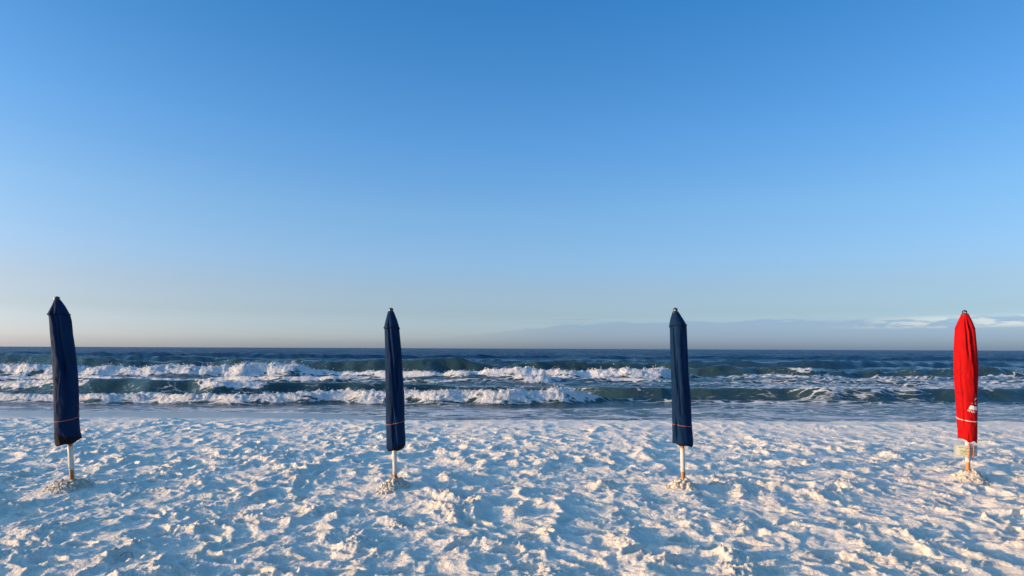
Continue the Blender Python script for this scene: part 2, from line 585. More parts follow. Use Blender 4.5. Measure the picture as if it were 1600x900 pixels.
# footprints: trails of soft, half filled prints across the trodden sand
frng = np.random.default_rng(21)
for tr in range(64):
    y0 = 3.4 + 8.6 * frng.random() ** 1.2
    x0 = frng.uniform(-1.05, 1.05) * y0
    hd = frng.choice([0.1, 3.0, 1.4, -1.6, 0.6, 2.5]) + frng.normal(0, 0.35)
    dep0 = frng.uniform(0.022, 0.046)
    for st_ in range(frng.integers(5, 14)):
        sd = 1 if st_ % 2 else -1
        hd += frng.normal(0, 0.06)
        x0 += math.cos(hd) * 0.62
        y0 += math.sin(hd) * 0.62
        if not 3.0 < y0 < 12.4:
            break
        fx0, fy0 = x0 - math.sin(hd) * 0.09 * sd, y0 + math.cos(hd) * 0.09 * sd
        i0, i1 = np.searchsorted(ys, [fy0 - 0.34, fy0 + 0.34])
        j0, j1 = np.searchsorted(u, [(fx0 - 0.34) / fy0 - 0.03, (fx0 + 0.34) / fy0 + 0.03])
        xs_, ys_ = X[i0:i1, j0:j1] - fx0, Y[i0:i1, j0:j1] - fy0
        h_ = hd + frng.normal(0, 0.12)
        a_ = (xs_ * math.cos(h_) + ys_ * math.sin(h_)) / 0.145
        b_ = (-xs_ * math.sin(h_) + ys_ * math.cos(h_)) / (0.060 + 0.012 * np.clip(a_, -1, 1))
        rr0 = np.sqrt(a_ ** 2 + b_ ** 2) + 0.10 * perlin(xs_ * 14, ys_ * 14, 400 + st_ + tr)
        dep = dep0 * frng.uniform(0.6, 1.15)
        cut = 1 - sstep(rr0, 0.66, 1.05)
        heel = 1 + 0.35 * np.exp(-((np.abs(a_) - 0.62) / 0.25) ** 2)
        rim = np.exp(-((rr0 - 1.22) / 0.20) ** 2) * (0.6 + 0.4 * np.sign(-a_))
        flat = cut * 0.55
        blk = Z[i0:i1, j0:j1]
        if blk.size:
            mean = float((blk * cut).sum() / max(cut.sum(), 1e-3))
            Z[i0:i1, j0:j1] = blk * (1 - flat) + mean * flat - dep * cut * heel + 0.45 * dep * rim
wet = sstep(Y + 0.9 * perlin(X * 0.35, Y * 0.6, 77) + 0.5 * perlin(X * 1.1, Y * 2.0, 78), 13.8, 16.4)
sand = link('sand', grid_mesh('sand', X, Y, Z, {'wet': wet}), M_SAND)
sand['kind'] = 'structure'

# ------------------------------------------------------------------ sea
ys = []
y = 14.0
while y < 18:
    ys.append(y)
    y += 0.25
while y < 32:
    ys.append(y)
    y += 0.055
while y < 60:
    ys.append(y)
    y += 0.15
while y < 420:
    ys.append(y)
    y *= 1.012
while y < 30000:
    ys.append(y)
    y *= 1.05
ys = np.array(ys)
u = np.concatenate([-np.geomspace(1.4, 12, 16)[::-1], np.arange(-1.38, 1.381, 0.0030), np.geomspace(1.4, 12, 16)])
X = u[None, :] * ys[:, None]
Y = np.repeat(ys[:, None], len(u), 1)
near = 1 - sstep(Y, 400, 900)
# swell and chop, crests running along the shore
Z = np.zeros_like(X)
amp_out = sstep(Y, 21, 46)
warp = 1.5 * perlin(X * 0.05, Y * 0.05, 2)
Z += 0.16 * amp_out * fbm(X * 0.035, (Y + warp) * 0.16, 3, 61)
for k, (fx_, fy_, a, lim) in enumerate(((0.045, 0.13, 0.26, 900), (0.16, 0.42, 0.19, 420), (0.35, 0.85, 0.12, 260), (0.8, 1.7, 0.065, 150), (1.7, 3.2, 0.030, 60), (3.6, 6.0, 0.014, 40))):
    r = 1 - np.abs(perlin(X * fx_ + 0.3 * Y * fx_, Y * fy_ + warp * fy_ * 0.4, 70 + k)) * 2
    Z += a * r * (0.12 + 0.88 * amp_out) * (1 - sstep(Y, lim * 0.6, lim))
foam = np.full_like(X, 0.0)
clean = np.full_like(X, 0.0)


def ctl(pts, k, xx, yy):
    """interpolate control value k along the photo column of each vertex"""
    p = np.array([q[0] for q in pts], dtype=float)
    v = np.array([q[k] for q in pts], dtype=float)
    return np.interp(xx / yy * F + 800, p, v)


lump = (np.abs(perlin(X * 1.3, Y * 3.0, 81)) * 0.55 + np.abs(perlin(X * 3.1, Y * 7.0, 83)) * 0.50
        + np.abs(perlin(X * 6.5, Y * 13, 85)) * 0.50 + np.abs(perlin(X * 11, Y * 19, 87)) * 0.32)


def breaker(pts, Lb, seed, front=1.0, lip=False):
    """pts: (pixel column, distance, height, foam 0-1)"""
    global Z, foam, clean
    yc = ctl(pts, 1, X, Y)
    H = ctl(pts, 2, X, Y)
    fo = ctl(pts, 3, X, Y)
    yc = yc + 0.7 * perlin(X * 0.13, Y * 0, seed) + 0.30 * perlin(X * 0.6, Y * 0, seed + 1)
    H = H * (1 + 0.13 * perlin(X * 0.25, Y * 0 + 3, seed + 2) + 0.14 * fo * perlin(X * 0.9, Y * 0 + 3, seed + 4))
    fo = np.clip(fo + 0.25 * perlin(X * 0.35, Y * 0 + 5, seed + 3) * (fo > 0.04), 0, 1)
    s = Y - yc
    Lf = (0.95 + 0.25 * fo) * front * np.maximum(H, 0.15)
    prof = np.where(s > 0, np.exp(-(np.maximum(s, 0) / (Lb * np.maximum(H, 0.2))) ** 1.6),
                    np.exp(-(np.maximum(-s, 0) / Lf) ** 2.2))
    trough = np.exp(-((s + 2.6 * H + 0.5) / (1.5 * H + 0.3)) ** 2)
    Z += H * prof - 0.16 * H * trough * (1 - fo * 0.6)
    band = sstep(s, -2.2 * Lf, -1.1 * Lf) * (1 - sstep(s, 0.25, 0.9 + 0.9 * H))
    lumpband = sstep(s, -2.0 * Lf, -0.6 * Lf) * (1 - sstep(s, 0.1, 0.8))
    Z += fo * lumpband * (0.07 + 0.33 * H) * (lump - 0.32)
    if lip:
        clean = np.maximum(clean, sstep(s, -2.6 * Lf, -1.4 * Lf) * (1 - sstep(s, 0.0, 1.0)) * (1 - fo) * sstep(H, 0.3, 0.55))
    if lip:      # only the spilling crest is white, the face below stays green
        lo = -(0.35 + 0.9 * np.clip(fo, 0, 1)) * Lf + 0.25 * Lf * perlin(X * 1.6, Y * 0 + 2, seed + 6)
        band = sstep(s, lo - 0.15, lo + 0.1) * (1 - sstep(s, 0.15, 0.7))
    f1 = band * np.clip(fo * 1.4, 0, 1) * (0.55 + 0.40 * sstep(s, -1.3 * Lf, -0.2 * Lf) + 0.30 * perlin(X * 1.1, Y * 2.6, seed + 9))
    trail = sstep(s, -3.2 * H, -0.3) * (1 - sstep(s, 1.0, 6.5)) * 0.40 * np.clip(fo * 1.3, 0, 1)
    foam = np.maximum(foam, np.maximum(f1, trail))


# shore-break bore and the green wave behind / beside it
breaker([(-400, 24.3, .24, .75), (60, 24.2, .26, .8), (140, 24.0, .30, 1), (380, 23.8, .36, 1), (600, 23.8, .44, 1), (640, 24.0, .46, 1),
         (880, 24.4, .50, 1), (915, 24.6, .40, .55), (960, 25, .1, 0), (1600, 25, .05, 0), (2200, 25, .2, .5)], 1.6, 101, 0.8)
breaker([(-400, 29, .6, .5), (0, 28.5, .52, .5), (110, 28, .55, .55), (150, 28, .66, 0), (300, 28, .68, 0), (330, 27.8, .66, .55), (400, 27.8, .62, .4),
         (440, 28, .60, 0), (600, 28.5, .5, .1), (700, 29, .35, .1), (850, 29, .30, 0), (910, 27, .44, 0), (975, 26.4, .48, .1), (1000, 26.3, .50, .5), (1035, 26.3, .5, .35),
         (1050, 26.5, .47, 0), (1230, 26.5, .50, 0), (1270, 26.4, .52, .30), (1430, 26.8, .50, .45), (1470, 27, .52, .05), (1525, 27, .52, .1), (1545, 27, .5, .5), (1570, 27, .5, 0), (2200, 28, .6, .3)],
        1.7, 121, 1.0, True)
# outer bar: white water
breaker([(-400, 39, .6, 1), (0, 40, .55, 1), (160, 40, .58, 1), (300, 40.5, .62, 1), (470, 41, .78, 1), (500, 41, .36, 1), (690, 41, .36, 1), (720, 40.5, .44, 1),
         (900, 40.5, .56, 1), (1035, 41, .66, 1), (1060, 42, .35, .4), (1100, 42, .15, 0), (1340, 43, .15, 0), (1380, 44, .3, .2), (1600, 44, .3, .2), (2200, 44, .6, .6)], 1.6, 141, 0.8)
breaker([(-400, 35.5, .2, .5), (0, 36, .22, .6), (150, 36, .26, .8), (600, 36, .22, .7), (640, 35.5, .12, .25), (800, 35, .22, .5), (815, 35, .38, 1), (858, 35, .36, 1),
         (880, 35.5, .15, .4), (1000, 36, .18, .5), (1250, 36, .12, .3), (1600, 36, .12, .25)], 1.4, 161, 0.8)
# outer bar: unbroken green faces
breaker([(-400, 54, 1.3, 0), (0, 54, 1.35, 0), (80, 53, 1.30, 0), (200, 52, .8, 0), (330, 52, .6, .1), (460, 48, 1.15, .2), (490, 47, 1.08, 0), (700, 47, 1.05, 0), (850, 47, 1.10, .06),
         (950, 48, 1.1, 0), (1030, 48, .6, 0), (1090, 46, .6, 0), (1200, 46, .7, .12), (1270, 46, .72, .45), (1300, 46, .6, 0), (1400, 47, .4, .1), (1530, 46, .6, .3), (1600, 46, .6, .3), (2200, 47, .9, 0)],
        1.9, 181, 1.1, True)
breaker([(-400, 78, .8, 0), (300, 76, .9, .05), (700, 74, .5, 0), (1050, 62, .7, 0), (1300, 62, .8, 0), (1500, 70, .5, .08), (2200, 72, .8, 0)], 2.4, 201, 1.6)
breaker([(-400, 120, .8, 0), (500, 112, .9, 0), (900, 118, .5, 0), (1500, 108, .9, 0), (2200, 120, .7, 0)], 3.0, 221, 2.0)
# drifting lace between the breakers, and the thin foamy swash on the shore
surf = (1 - sstep(Y, 44, 60)) * (0.29 + 0.26 * fbm(X * 0.10, Y * 0.30, 3, 91))
surf = surf + 0.11 * sstep(X / Y, 0.25, 0.5) * (1 - sstep(Y, 44, 56))
surf = surf * (1 - 0.55 * clean)
swash = (1 - sstep(Y, 21.5, 23.8)) * (0.43 + 0.30 * fbm(X * 0.2, Y * 0.9, 3, 93))
far_caps = 0.34 * sstep(fbm(X * 0.06, Y * 0.16, 3, 95), 0.25, 0.6) * sstep(Y, 50, 70)
foam = np.maximum(np.maximum(foam, surf), np.maximum(swash, far_caps))
Z += (1 - sstep(Y, 20, 23)) * (0.18 * perlin(X * 0.2, Y * 0, 97) + 0.10 * perlin(X * 0.55, Y * 0, 98) + 0.04)
Z = SEA_Z + Z * near * np.where(Y < 23, 0.25 + 0.75 * sstep(Y, 18, 23), 1)
thin = Z - (beach_base(X, Y) - 0.06)
foam = np.maximum(foam, 0.50 * (1 - sstep(thin, 0.0, 0.10)) * (Y < 24))
sea = link('sea', grid_mesh('sea', X, Y, Z, {'foam': foam}), M_SEA)
sea['kind'] = 'structure'

# spray and froth thrown up along the white water
bmI = bmesh.new()
bmesh.ops.create_icosphere(bmI, subdivisions=1, radius=1.0)
icoV = np.array([v.co[:] for v in bmI.verts])
icoT = np.array([[v.index for v in f.verts] for f in bmI.faces])
bmI.free()
cand = np.argwhere((foam > 0.9) & (Y < 45) & (np.abs(X / Y) < 1.3))
# more likely on crests
zc = Z[cand[:, 0], cand[:, 1]] - SEA_Z
pr = np.clip(zc - 0.30, 0, 1) ** 1.5
pr /= pr.sum()
pick = cand[rng.choice(len(cand), 4000, p=pr, replace=True)]
VV, TT = [], []
for k, (i, j) in enumerate(pick):
    d = Y[i, j]
    r = (0.005 + 0.022 * rng.random() ** 2) * (d / 26) ** 0.7
    lift = rng.exponential(0.028) * (d / 26)
    c = np.array([X[i, j] + rng.normal(0, 0.05), Y[i, j] - abs(rng.normal(0, 0.10)), Z[i, j] + lift])
    v = icoV * (r * rng.uniform(0.6, 1.3, (1, 3))) * (1 + rng.uniform(-0.25, 0.25, (len(icoV), 1))) + c
    VV.append(v)
    TT.append(icoT + k * len(icoV))
spray = link('sea_spray', from_tris('sea_spray', np.concatenate(VV), np.concatenate(TT)), M_FOAM)
spray['kind'] = 'stuff'
spray['label'] = 'white froth and flying drops along the breaking waves'


# ------------------------------------------------------------------ umbrellas
def empty(name, loc, label, cat, group=None):
    o = bpy.data.objects.new(name, None)
    o.empty_display_size = 0.2
    COL.objects.link(o)
    o.location = loc
    o['label'] = label
    o['category'] = cat
    if group:
        o['group'] = group
    return o


def tube(path, radii, seg=14, cap=True):
    path = [Vector(p) for p in path]
    if isinstance(radii, (int, float)):
        radii = [radii] * len(path)
    bm = bmesh.new()
    rings = []
    for i, p in enumerate(path):
        t = (path[min(i + 1, len(path) - 1)] - path[max(i - 1, 0)]).normalized()
        a = t.orthogonal().normalized() if abs(t.z) < 0.9 else (Vector((1, 0, 0)) - t * t.x).normalized()
        b = t.cross(a)
        rings.append([bm.verts.new(p + (a * math.cos(2 * math.pi * k / seg) + b * math.sin(2 * math.pi * k / seg)) * radii[i]) for k in range(seg)])
    for r0, r1 in zip(rings[:-1], rings[1:]):
        for k in range(seg):
            f = bm.faces.new((r0[k], r0[(k + 1) % seg], r1[(k + 1) % seg], r1[k]))
            f.smooth = True
    if cap:
        bm.faces.new(rings[0][::-1])
        bm.faces.new(rings[-1])
    bmesh.ops.recalc_face_normals(bm, faces=bm.faces)
    return bm


def part(name, bm, mat, parent):
    me = bpy.data.meshes.new(name)
    bm.to_mesh(me)
    bm.free()
    return link(name, me, mat, parent)


class Canopy:
    """folded canvas: rows of (py, x_left, x_right) measured on the photograph"""

    def __init__(self, q, rows, folds, wrap, seed, noise=1.0):
        self.base, D = q['base'], q['D']
        a = math.atan((q['bx'] - 800) / F)
        self.t = np.array([r[0] for r in rows], dtype=float)
        pts = [(ray(r[1], r[0], D), ray(r[2], r[0], D)) for r in rows]
        self.c = np.array([((p + s) / 2 - self.base)[:] for p, s in pts])
        self.r = np.array([(s - p).length / 2 * math.cos(a) * 1.06 for p, s in pts])
        self.folds, self.wrap, self.seed, self.noise = folds, wrap, seed, noise
        self.view = a
        self.t0, self.t1 = self.t[0], self.t[-1]
        # keep the outline on the measured one: the folds only work inside it
        self.kp = np.linspace(self.t0 - 4, self.t1 + 4, 90)
        self.ks, self.kc = np.ones(90), np.zeros(90)
        th = np.linspace(-np.pi, np.pi, 240)[None, :]
        r = self.radius(th, self.kp[:, None])
        R = np.interp(self.kp, self.t, self.r)
        e = r * np.sin(th)
        lo, hi = e.min(1), e.max(1)
        self.ks = 2 * R / (hi - lo)
        self.kc = -(hi + lo) / 2 * self.ks

    def ring(self, th, py):
        """th: 0 faces the camera, positive to the right; returns xyz arrays"""
        py = np.asarray(py, dtype=float)
        cx, cy, cz = (np.interp(py, self.t, self.c[:, k]) for k in range(3))
        r = self.radius(th, py) * np.interp(py, self.kp, self.ks)
        sh = np.interp(py, self.kp, self.kc)
        ang = th + self.view * -1
        ca, sa = math.cos(self.view), math.sin(self.view)
        return cx + sh * ca + r * np.sin(ang), cy - sh * sa - r * np.cos(ang), cz + 0 * r

    def radius(self, th, py):
        R = np.interp(py, self.t, self.r)
        t = (py - self.t0) / (self.t1 - self.t0)
        f = np.zeros(np.broadcast(th, py).shape)
        for (th0, tw, width, depth, ta, tb) in self.folds:
            w = sstep(t, ta, ta + 0.10) * (1 - sstep(t, tb - 0.10, tb))
            d = (th - th0 - tw * t + np.pi) % (2 * np.pi) - np.pi
            # an asymmetric pleat: sharp on one side, soft on the other
            f = f - 1.5 * depth * w * np.where(d < 0, np.exp(-(d / (width * 0.45)) ** 2), np.exp(-(d / (width * 1.5)) ** 2))
        th0, tw, depth = self.wrap
        ph = ((th - th0 - tw * t) / (2 * np.pi)) % 1.0
        f = f - depth * ph * sstep(t, 0.15, 0.4)
        s = self.seed
        f = f + 1.5 * self.noise * (0.035 * perlin(np.cos(th) * 1.3 + 4, np.sin(th) * 1.3 + t * 3.5, s) + 0.030 * perlin(th * 1.9 - t * 3, t * 9, s + 1)
                              + 0.018 * perlin(th * 4 - t * 10, t * 16, s + 2)) * sstep(t, 0.03, 0.2)
        return R * (1 + f)

    def mesh(self, py_top, py_bot, n, scale=1.0, bottom=None, seg=120):
        th = np.linspace(-np.pi, np.pi, seg, endpoint=False)[None, :]
        k = np.linspace(0, 1, n)[:, None]
        pb = py_bot + (bottom(th) if bottom else 0)
        py = py_top + (pb - py_top) * k
        Xc, Yc, Zc = self.ring(th, py)
        cx = np.interp(py, self.t, self.c[:, 0])
        cy = np.interp(py, self.t, self.c[:, 1])
        return cx + (Xc - cx) * scale, cy + (Yc - cy) * scale, Zc


def close_ring(X_, Y_, Z_, inner, n=4):
    """roll the bottom edge inwards so that the cloth reads as thick folded layers"""
    cx, cy = X_[-1].mean(), Y_[-1].mean()
    for i in range(1, n + 1):
        s = 1 - (1 - inner) * i / n
        X_ = np.vstack([X_, (cx + (X_[len(X_) - i] - cx) * s)[None, :]])
        Y_ = np.vstack([Y_, (cy + (Y_[len(Y_) - i] - cy) * s)[None, :]])
        Z_ = np.vstack([Z_, (Z_[len(Z_) - i] + 0.018 * i)[None, :]])
    return X_, Y_, Z_


def build_umbrella(q, label, cloth, rows, cap_py, cap_trim, hem, folds, wrap, seed, tie, tie_mat, top, pole_px, sleeve_py, trim_mat, noise=1.0, group=None):
    root = empty('beach_umbrella', q['base'], label, 'umbrella', group)
    D, base = q['D'], q['base']
    cn = Canopy(q, rows, folds, wrap, seed, noise)
    L = lambda x_, y_: ray(x_, y_, D) - base
    # canvas body
    g = cn.mesh(cap_py - 3, rows[-1][0] - 1, 130, 0.985, hem)
    canopy = link('canopy', grid_mesh('canopy', *close_ring(*g, 0.35), wrap=True), cloth, root)
    # vent cap over the top, a little wider than the canvas below it
    g = cn.mesh(rows[0][0], cap_py, 30, 1.015, lambda th: 1.6 * np.sin(th * 3 + seed))
    cap = link('vent_cap', grid_mesh('vent_cap', *g, wrap=True), cloth, root)
    if cap_trim:
        th = np.linspace(-np.pi, np.pi, 60)
        x_, y_, z_ = cn.ring(th, cap_py + 1.6 * np.sin(th * 3 + seed))
        c_ = np.array([np.interp(cap_py, cn.t, cn.c[:, k]) for k in range(3)])
        pth = [((x_[i] - c_[0]) * 1.025 + c_[0], (y_[i] - c_[1]) * 1.025 + c_[1], z_[i]) for i in range(60)]
        part('trim', tube(pth, 0.0055, 6), trim_mat, cap)
    # dark binding along the bottom hem
    th = np.linspace(-np.pi, np.pi, 120, endpoint=False)
    hb = rows[-1][0] - 1 + (hem(th) if hem else 0)
    hw = q['hem_w'](th)
    py = hb[None, :] - hw[None, :] * (1 - np.linspace(0, 1, 10))[:, None]
    x_, y_, z_ = cn.ring(th[None, :] + 0 * py, py)
    cx = np.interp(py, cn.t, cn.c[:, 0])
    cy = np.interp(py, cn.t, cn.c[:, 1])
    x_, y_ = cx + (x_ - cx) * 1.012, cy + (y_ - cy) * 1.012
    link('hem', grid_mesh('hem', *close_ring(x_, y_, z_ - 0.004, 0.6, 3), wrap=True), trim_mat, canopy)
    # tie cord round the lower canvas
    th = np.linspace(-np.pi, np.pi, 72)
    tp = (tie[0] + tie[1]) / 2 + (tie[1] - tie[0]) / 2 * np.sin(th) + tie[2] * np.cos(th)
    x_, y_, z_ = cn.ring(th, tp)
    cx = np.interp(tp, cn.t, cn.c[:, 0])
    cy = np.interp(tp, cn.t, cn.c[:, 1])
    x_, y_ = cx + (x_ - cx) * 1.012, cy + (y_ - cy) * 1.012
    part('tie_cord', tube(list(zip(x_, y_, z_)), 0.0045, 6, False), tie_mat, root)
    # pole: pine core with a white sleeve
    ptop, pbot = L(pole_px[0], rows[-1][0] - 60), L(pole_px[1], q['by'])
    dirn = (pbot - ptop).normalized()
    part('pole', tube([ptop, pbot, pbot + dirn * 0.25], 0.0245, 20), M_WOOD, root)
    f = lambda py_: ptop + (pbot - ptop) * ((py_ - (rows[-1][0] - 60)) / (q['by'] - (rows[-1][0] - 60)))
    s0, s1 = f(sleeve_py[0]), f(sleeve_py[1])
    sl = part('pole_sleeve', tube([s0, s0 + dirn * 0.004, s1 - dirn * 0.004, s1], [0.0255, 0.0272, 0.0272, 0.0255], 24), M_WHITE, root)
    hp = f(sleeve_py[1] - 4)
    part('pin_hole', tube([hp + Vector((0.002, -0.026, 0)), hp + Vector((0.002, -0.0285, 0))], 0.0055, 10), M_INK, sl)
    # finial: collar, stem and round knob
    tx, ty0, ty1 = top
    zt, zb = L(tx, ty0), L(tx, ty1)
    h = zt - zb
    prof = [(-0.25, .046), (0.0, .048), (0.10, .040), (0.22, .034), (0.30, .030), (0.50, .034), (0.72, .034), (0.88, .025), (0.97, .012), (1.0, .003)]
    part('finial', tube([zb + h * k for k, _ in prof], [r_ * 0.80 for _, r_ in prof], 18), M_KNOB, root)
    part('knob_spot', tube([zb + h * 0.42 + Vector((-.012, -.024, 0)), zb + h * 0.42 + Vector((-.015, -.030, 0))], [.009, .007], 10), M_LAM, root)  # small paler disc on the left front of the knob
    return root, cn


def hemline(left, mid, right):
    """drop (pixels) of the hem: left, facing camera, right; the far side takes the mean"""
    def h(th):
        s, c = np.sin(th), np.cos(th)
        m = (left + right) / 2
        return m + (right - left) / 2 * s + (mid - m) * np.maximum(c, 0) ** 1.5 + 0.9 * np.sin(th * 5 + left)
    return h


q = UMB[0]
q['hem_w'] = lambda th: 11 - 8.5 * np.sin(th) + 1.5 * np.sin(3 * th)
build_umbrella(q, 'leftmost furled umbrella, dark navy canvas, black hem hanging low on one side', M_NAVY,
               [(468, 85, 94), (470, 84.5, 95.5), (478.3, 81.2, 101.6), (490.8, 75.2, 108.2), (494, 76.7, 109.8), (501.7, 77.5, 111.7), (523.4, 79, 113.7), (540, 80.5, 116.4),
                (572, 82.4, 120.2), (610, 84.3, 122.8), (655.5, 85, 123.2), (674.4, 85.8, 125), (684, 86.5, 127.2), (692, 87.3, 127.6), (700, 88, 127)],
               491.5, True, hemline(-6, -8, -15),
               [(-0.9, 1.6, .28, .16, 0, .7), (-0.3, 0.6, .18, .12, .02, .55), (1.2, -0.5, .25, .10, .05, .9), (0.35, -1.0, .10, .05, .25, .6), (2.6, 0.5, .3, .15, 0, 1)],
               (0.75, -2.3, .10), 11, (657.4, 651.8, 0.8), M_CORD, (89.2, 463, 469.5), (106.2, 112.5), (697, 734), M_BLACK, 1.0, 'furled beach umbrellas in a row')

q = UMB[1]
q['hem_w'] = lambda th: 5.5 + 3 * np.sin(th * 2 - 0.6) + 1.5 * np.sin(th * 5)
build_umbrella(q, 'slim furled navy umbrella, second from the left, with tilted orange tie', M_NAVY,
               [(486.5, 606.5, 615), (488.4, 606, 615.6), (500, 603.2, 620), (511.6, 600.9, 623.2), (515, 601.2, 623.6), (543.6, 602.2, 626.4), (584.4, 602.6, 628.9), (620, 603, 631.4),
                (661, 603.6, 631.7), (687.6, 604.4, 633.3), (694.7, 604.6, 632.5), (704, 604.9, 628)],
               512.5, True, hemline(-1, -1, -4),
               [(-0.55, 0.9, .16, .13, .02, .75), (0.1, 0.5, .14, .09, .1, .6), (0.75, -0.7, .2, .11, .05, .8), (-0.15, -0.1, .10, .10, .62, 1.0), (-2.2, 0.4, .3, .12, 0, 1), (0.35, -0.4, .12, .10, .75, 1.1)],
               (1.2, -1.4, .09), 23, (662.7, 656.3, 0.8), M_CORD, (611.0, 480.8, 487.6), (614.6, 617.4), (690, 741), M_BLACK, 1.0, 'furled beach umbrellas in a row')

q = UMB[2]
q['hem_w'] = lambda th: 2.4 + 1.0 * np.sin(th * 2 + 0.6)
build_umbrella(q, 'furled navy umbrella with crisp black trim, planted nearest left of the red one', M_NAVY,
               [(487, 1051.2, 1059.6), (489, 1050.6, 1061), (498, 1048, 1066.5), (508, 1046.4, 1072.2), (512, 1046.9, 1072.6), (545.3, 1047.6, 1073.9), (584.4, 1048.6, 1075.6), (620, 1050, 1078.8),
                (662.7, 1050.8, 1080.3), (687.6, 1051.2, 1082.6), (692, 1051.6, 1082.6), (696, 1052.4, 1081.6)],
               509.5, True, hemline(-3.5, -1, 0),
               [(-0.7, 0.7, .20, .10, .05, .65), (0.35, 0.3, .18, .10, .1, .9), (-0.25, 0.2, .12, .07, .3, .8), (1.15, -0.2, .2, .10, 0, .8), (-0.75, 0.1, .12, .13, .74, 1.0), (2.6, -0.4, .3, .12, 0, 1)],
               (1.6, -0.8, .06), 37, (661.6, 664.8, 0.4), M_CORD, (1055.3, 480.6, 488.2), (1064.6, 1067.4), (700, 736.8), M_BLACK, 0.9, 'furled beach umbrellas in a row')

q = UMB[3]
q['hem_w'] = lambda th: 1.0 + 0.3 * np.sin(th * 3)
red, cn = build_umbrella(q, 'bright red furled umbrella on the far right with white print', M_RED,
               [(489.5, 1503.4, 1512), (491.5, 1502, 1513.6), (502, 1497, 1518.5), (513.3, 1492.2, 1522.8), (517, 1492, 1523.6), (547, 1490.2, 1526.4), (573.8, 1490.5, 1528.2), (595, 1491, 1527.6),
                (616.4, 1493, 1526.8), (653.8, 1495, 1526.8), (684, 1497, 1526.6), (688, 1498.5, 1526.2), (693, 1500, 1525.5)],
               513.0, False, lambda th: -5 + 3.2 * np.sin(th) + 1.4 * np.sin(th * 4 + 1) + 0.8 * np.sin(th * 7),
               [(0.40, 0.9, .17, .26, 0.0, .66), (0.02, 0.7, .10, .14, 0, .38), (1.25, 0.1, .22, .17, .1, .95), (-0.55, 0.35, .10, .07, .25, .9), (-1.7, 0.2, .3, .10, 0, 1), (2.6, 0.3, .3, .14, 0, 1), (0.2, 0.0, .10, .07, .88, 1.1)],
               (1.9, -0.6, .05), 53, (653.2, 657.2, 1.0), M_WCORD, (1507.2, 484.4, 491.2), (1511.3, 1512.5), (680, 722), M_DARKRED, 0.8, 'furled beach umbrellas in a row')


# white print on the red canvas, wrapped on the cloth
def print_on(cn, parent, name, verts, faces, mat, lift=0.003):
    """verts: list of (pixel x, pixel y) on the photograph's cloth; wrapped to the canopy surface"""
    th, py = [], []
    for (x_, y_) in verts:
        xl, xr = (np.interp(y_, UMB4_T, UMB4_L), np.interp(y_, UMB4_T, UMB4_R))
        s = (x_ - (xl + xr) / 2) / ((xr - xl) / 2) * 1.0
        th.append(s)
        py.append(y_)
    th, py = np.array(th), np.array(py, dtype=float)
    # angle: s is the sine of the angle up to the turn of the cloth, beyond it the print runs on round the side
    ang = np.where(np.abs(th) < 0.9, np.arcsin(np.clip(th, -0.9, 0.9)), np.sign(th) * (1.1198 + (np.abs(th) - 0.9) * 1.6))
    x_, y_, z_ = cn.ring(ang, py)
    cx = np.interp(py, cn.t, cn.c[:, 0])
    cy = np.interp(py, cn.t, cn.c[:, 1])
    k = 1 + lift / np.maximum(np.hypot(x_ - cx, y_ - cy), 1e-4)
    me = bpy.data.meshes.new(name)
    me.from_pydata([(cx[i] + (x_[i] - cx[i]) * k[i], cy[i] + (y_[i] - cy[i]) * k[i], z_[i]) for i in range(len(th))], [], faces)
    me.update()
    return link(name, me, mat, parent)


UMB4_T = [595, 616.4, 653.8, 684]
UMB4_L = [1491, 1493, 1495, 1497]
UMB4_R = [1527.6, 1526.8, 1526.8, 1526.6]
red_canopy = [c for c in red.children if c.name.startswith('canopy')][0]


def text_pixels(body, x0, y0, size, rot, step=None):
    cu = bpy.data.curves.new('t', 'FONT')
    cu.body = body
    cu.size = size
    cu.resolution_u = 2
    o = bpy.data.objects.new('t', cu)
    COL.objects.link(o)
    dg = bpy.context.evaluated_depsgraph_get()
    me = bpy.data.meshes.new_from_object(o.evaluated_get(dg))
    bm = bmesh.new()
    bm.from_mesh(me)
    bmesh.ops.triangulate(bm, faces=bm.faces)
    vs = [(v.co.x, v.co.y) for v in bm.verts]
    fs = [[v.index for v in f.verts] for f in bm.faces]
    bm.free()
    bpy.data.objects.remove(o)
    bpy.data.curves.remove(cu)
    bpy.data.meshes.remove(me)
    c, s = math.cos(rot), math.sin(rot)
    return [(x0 + x_ * c + y_ * s, y0 + x_ * s - y_ * c) for x_, y_ in vs], fs


for body, x0, y0, size, rot in (('alPalm', 1511.0, 640.6, 4.6, 0.30), ('\u2022', 1517.6, 630.4, 4.0, 0.2), ('C', 1521.6, 630.6, 6.2, 0.2), ('P', 1521.4, 624.2, 6.2, 0.25), ('/', 1524.6, 616.4, 5.0, 0.3)):
    v_, f_ = text_pixels(body, x0, y0, size, rot)
    print_on(cn, red_canopy, 'lettering', v_, f_, M_PRINT)
# banner
nb = 8
bv, bf = [], []
for i in range(nb + 1):
    k = i / nb
    for (xa, ya, xb, yb) in ((1516.2, 632.0, 1528.0, 635.4), (1513.2, 637.0, 1528.0, 641.0)):
        bv.append((xa + (xb - xa) * k, ya + (yb - ya) * k))
for i in range(nb):
    bf.append((2 * i, 2 * i + 1, 2 * i + 3, 2 * i + 2))
print_on(cn, red_canopy, 'banner_print', bv, bf, M_PRINT)
v_, f_ = text_pixels('BE', 1517.0, 636.8, 3.4, 0.28)
print_on(cn, red_canopy, 'lettering', v_, f_, M_PRINTD, 0.0045)

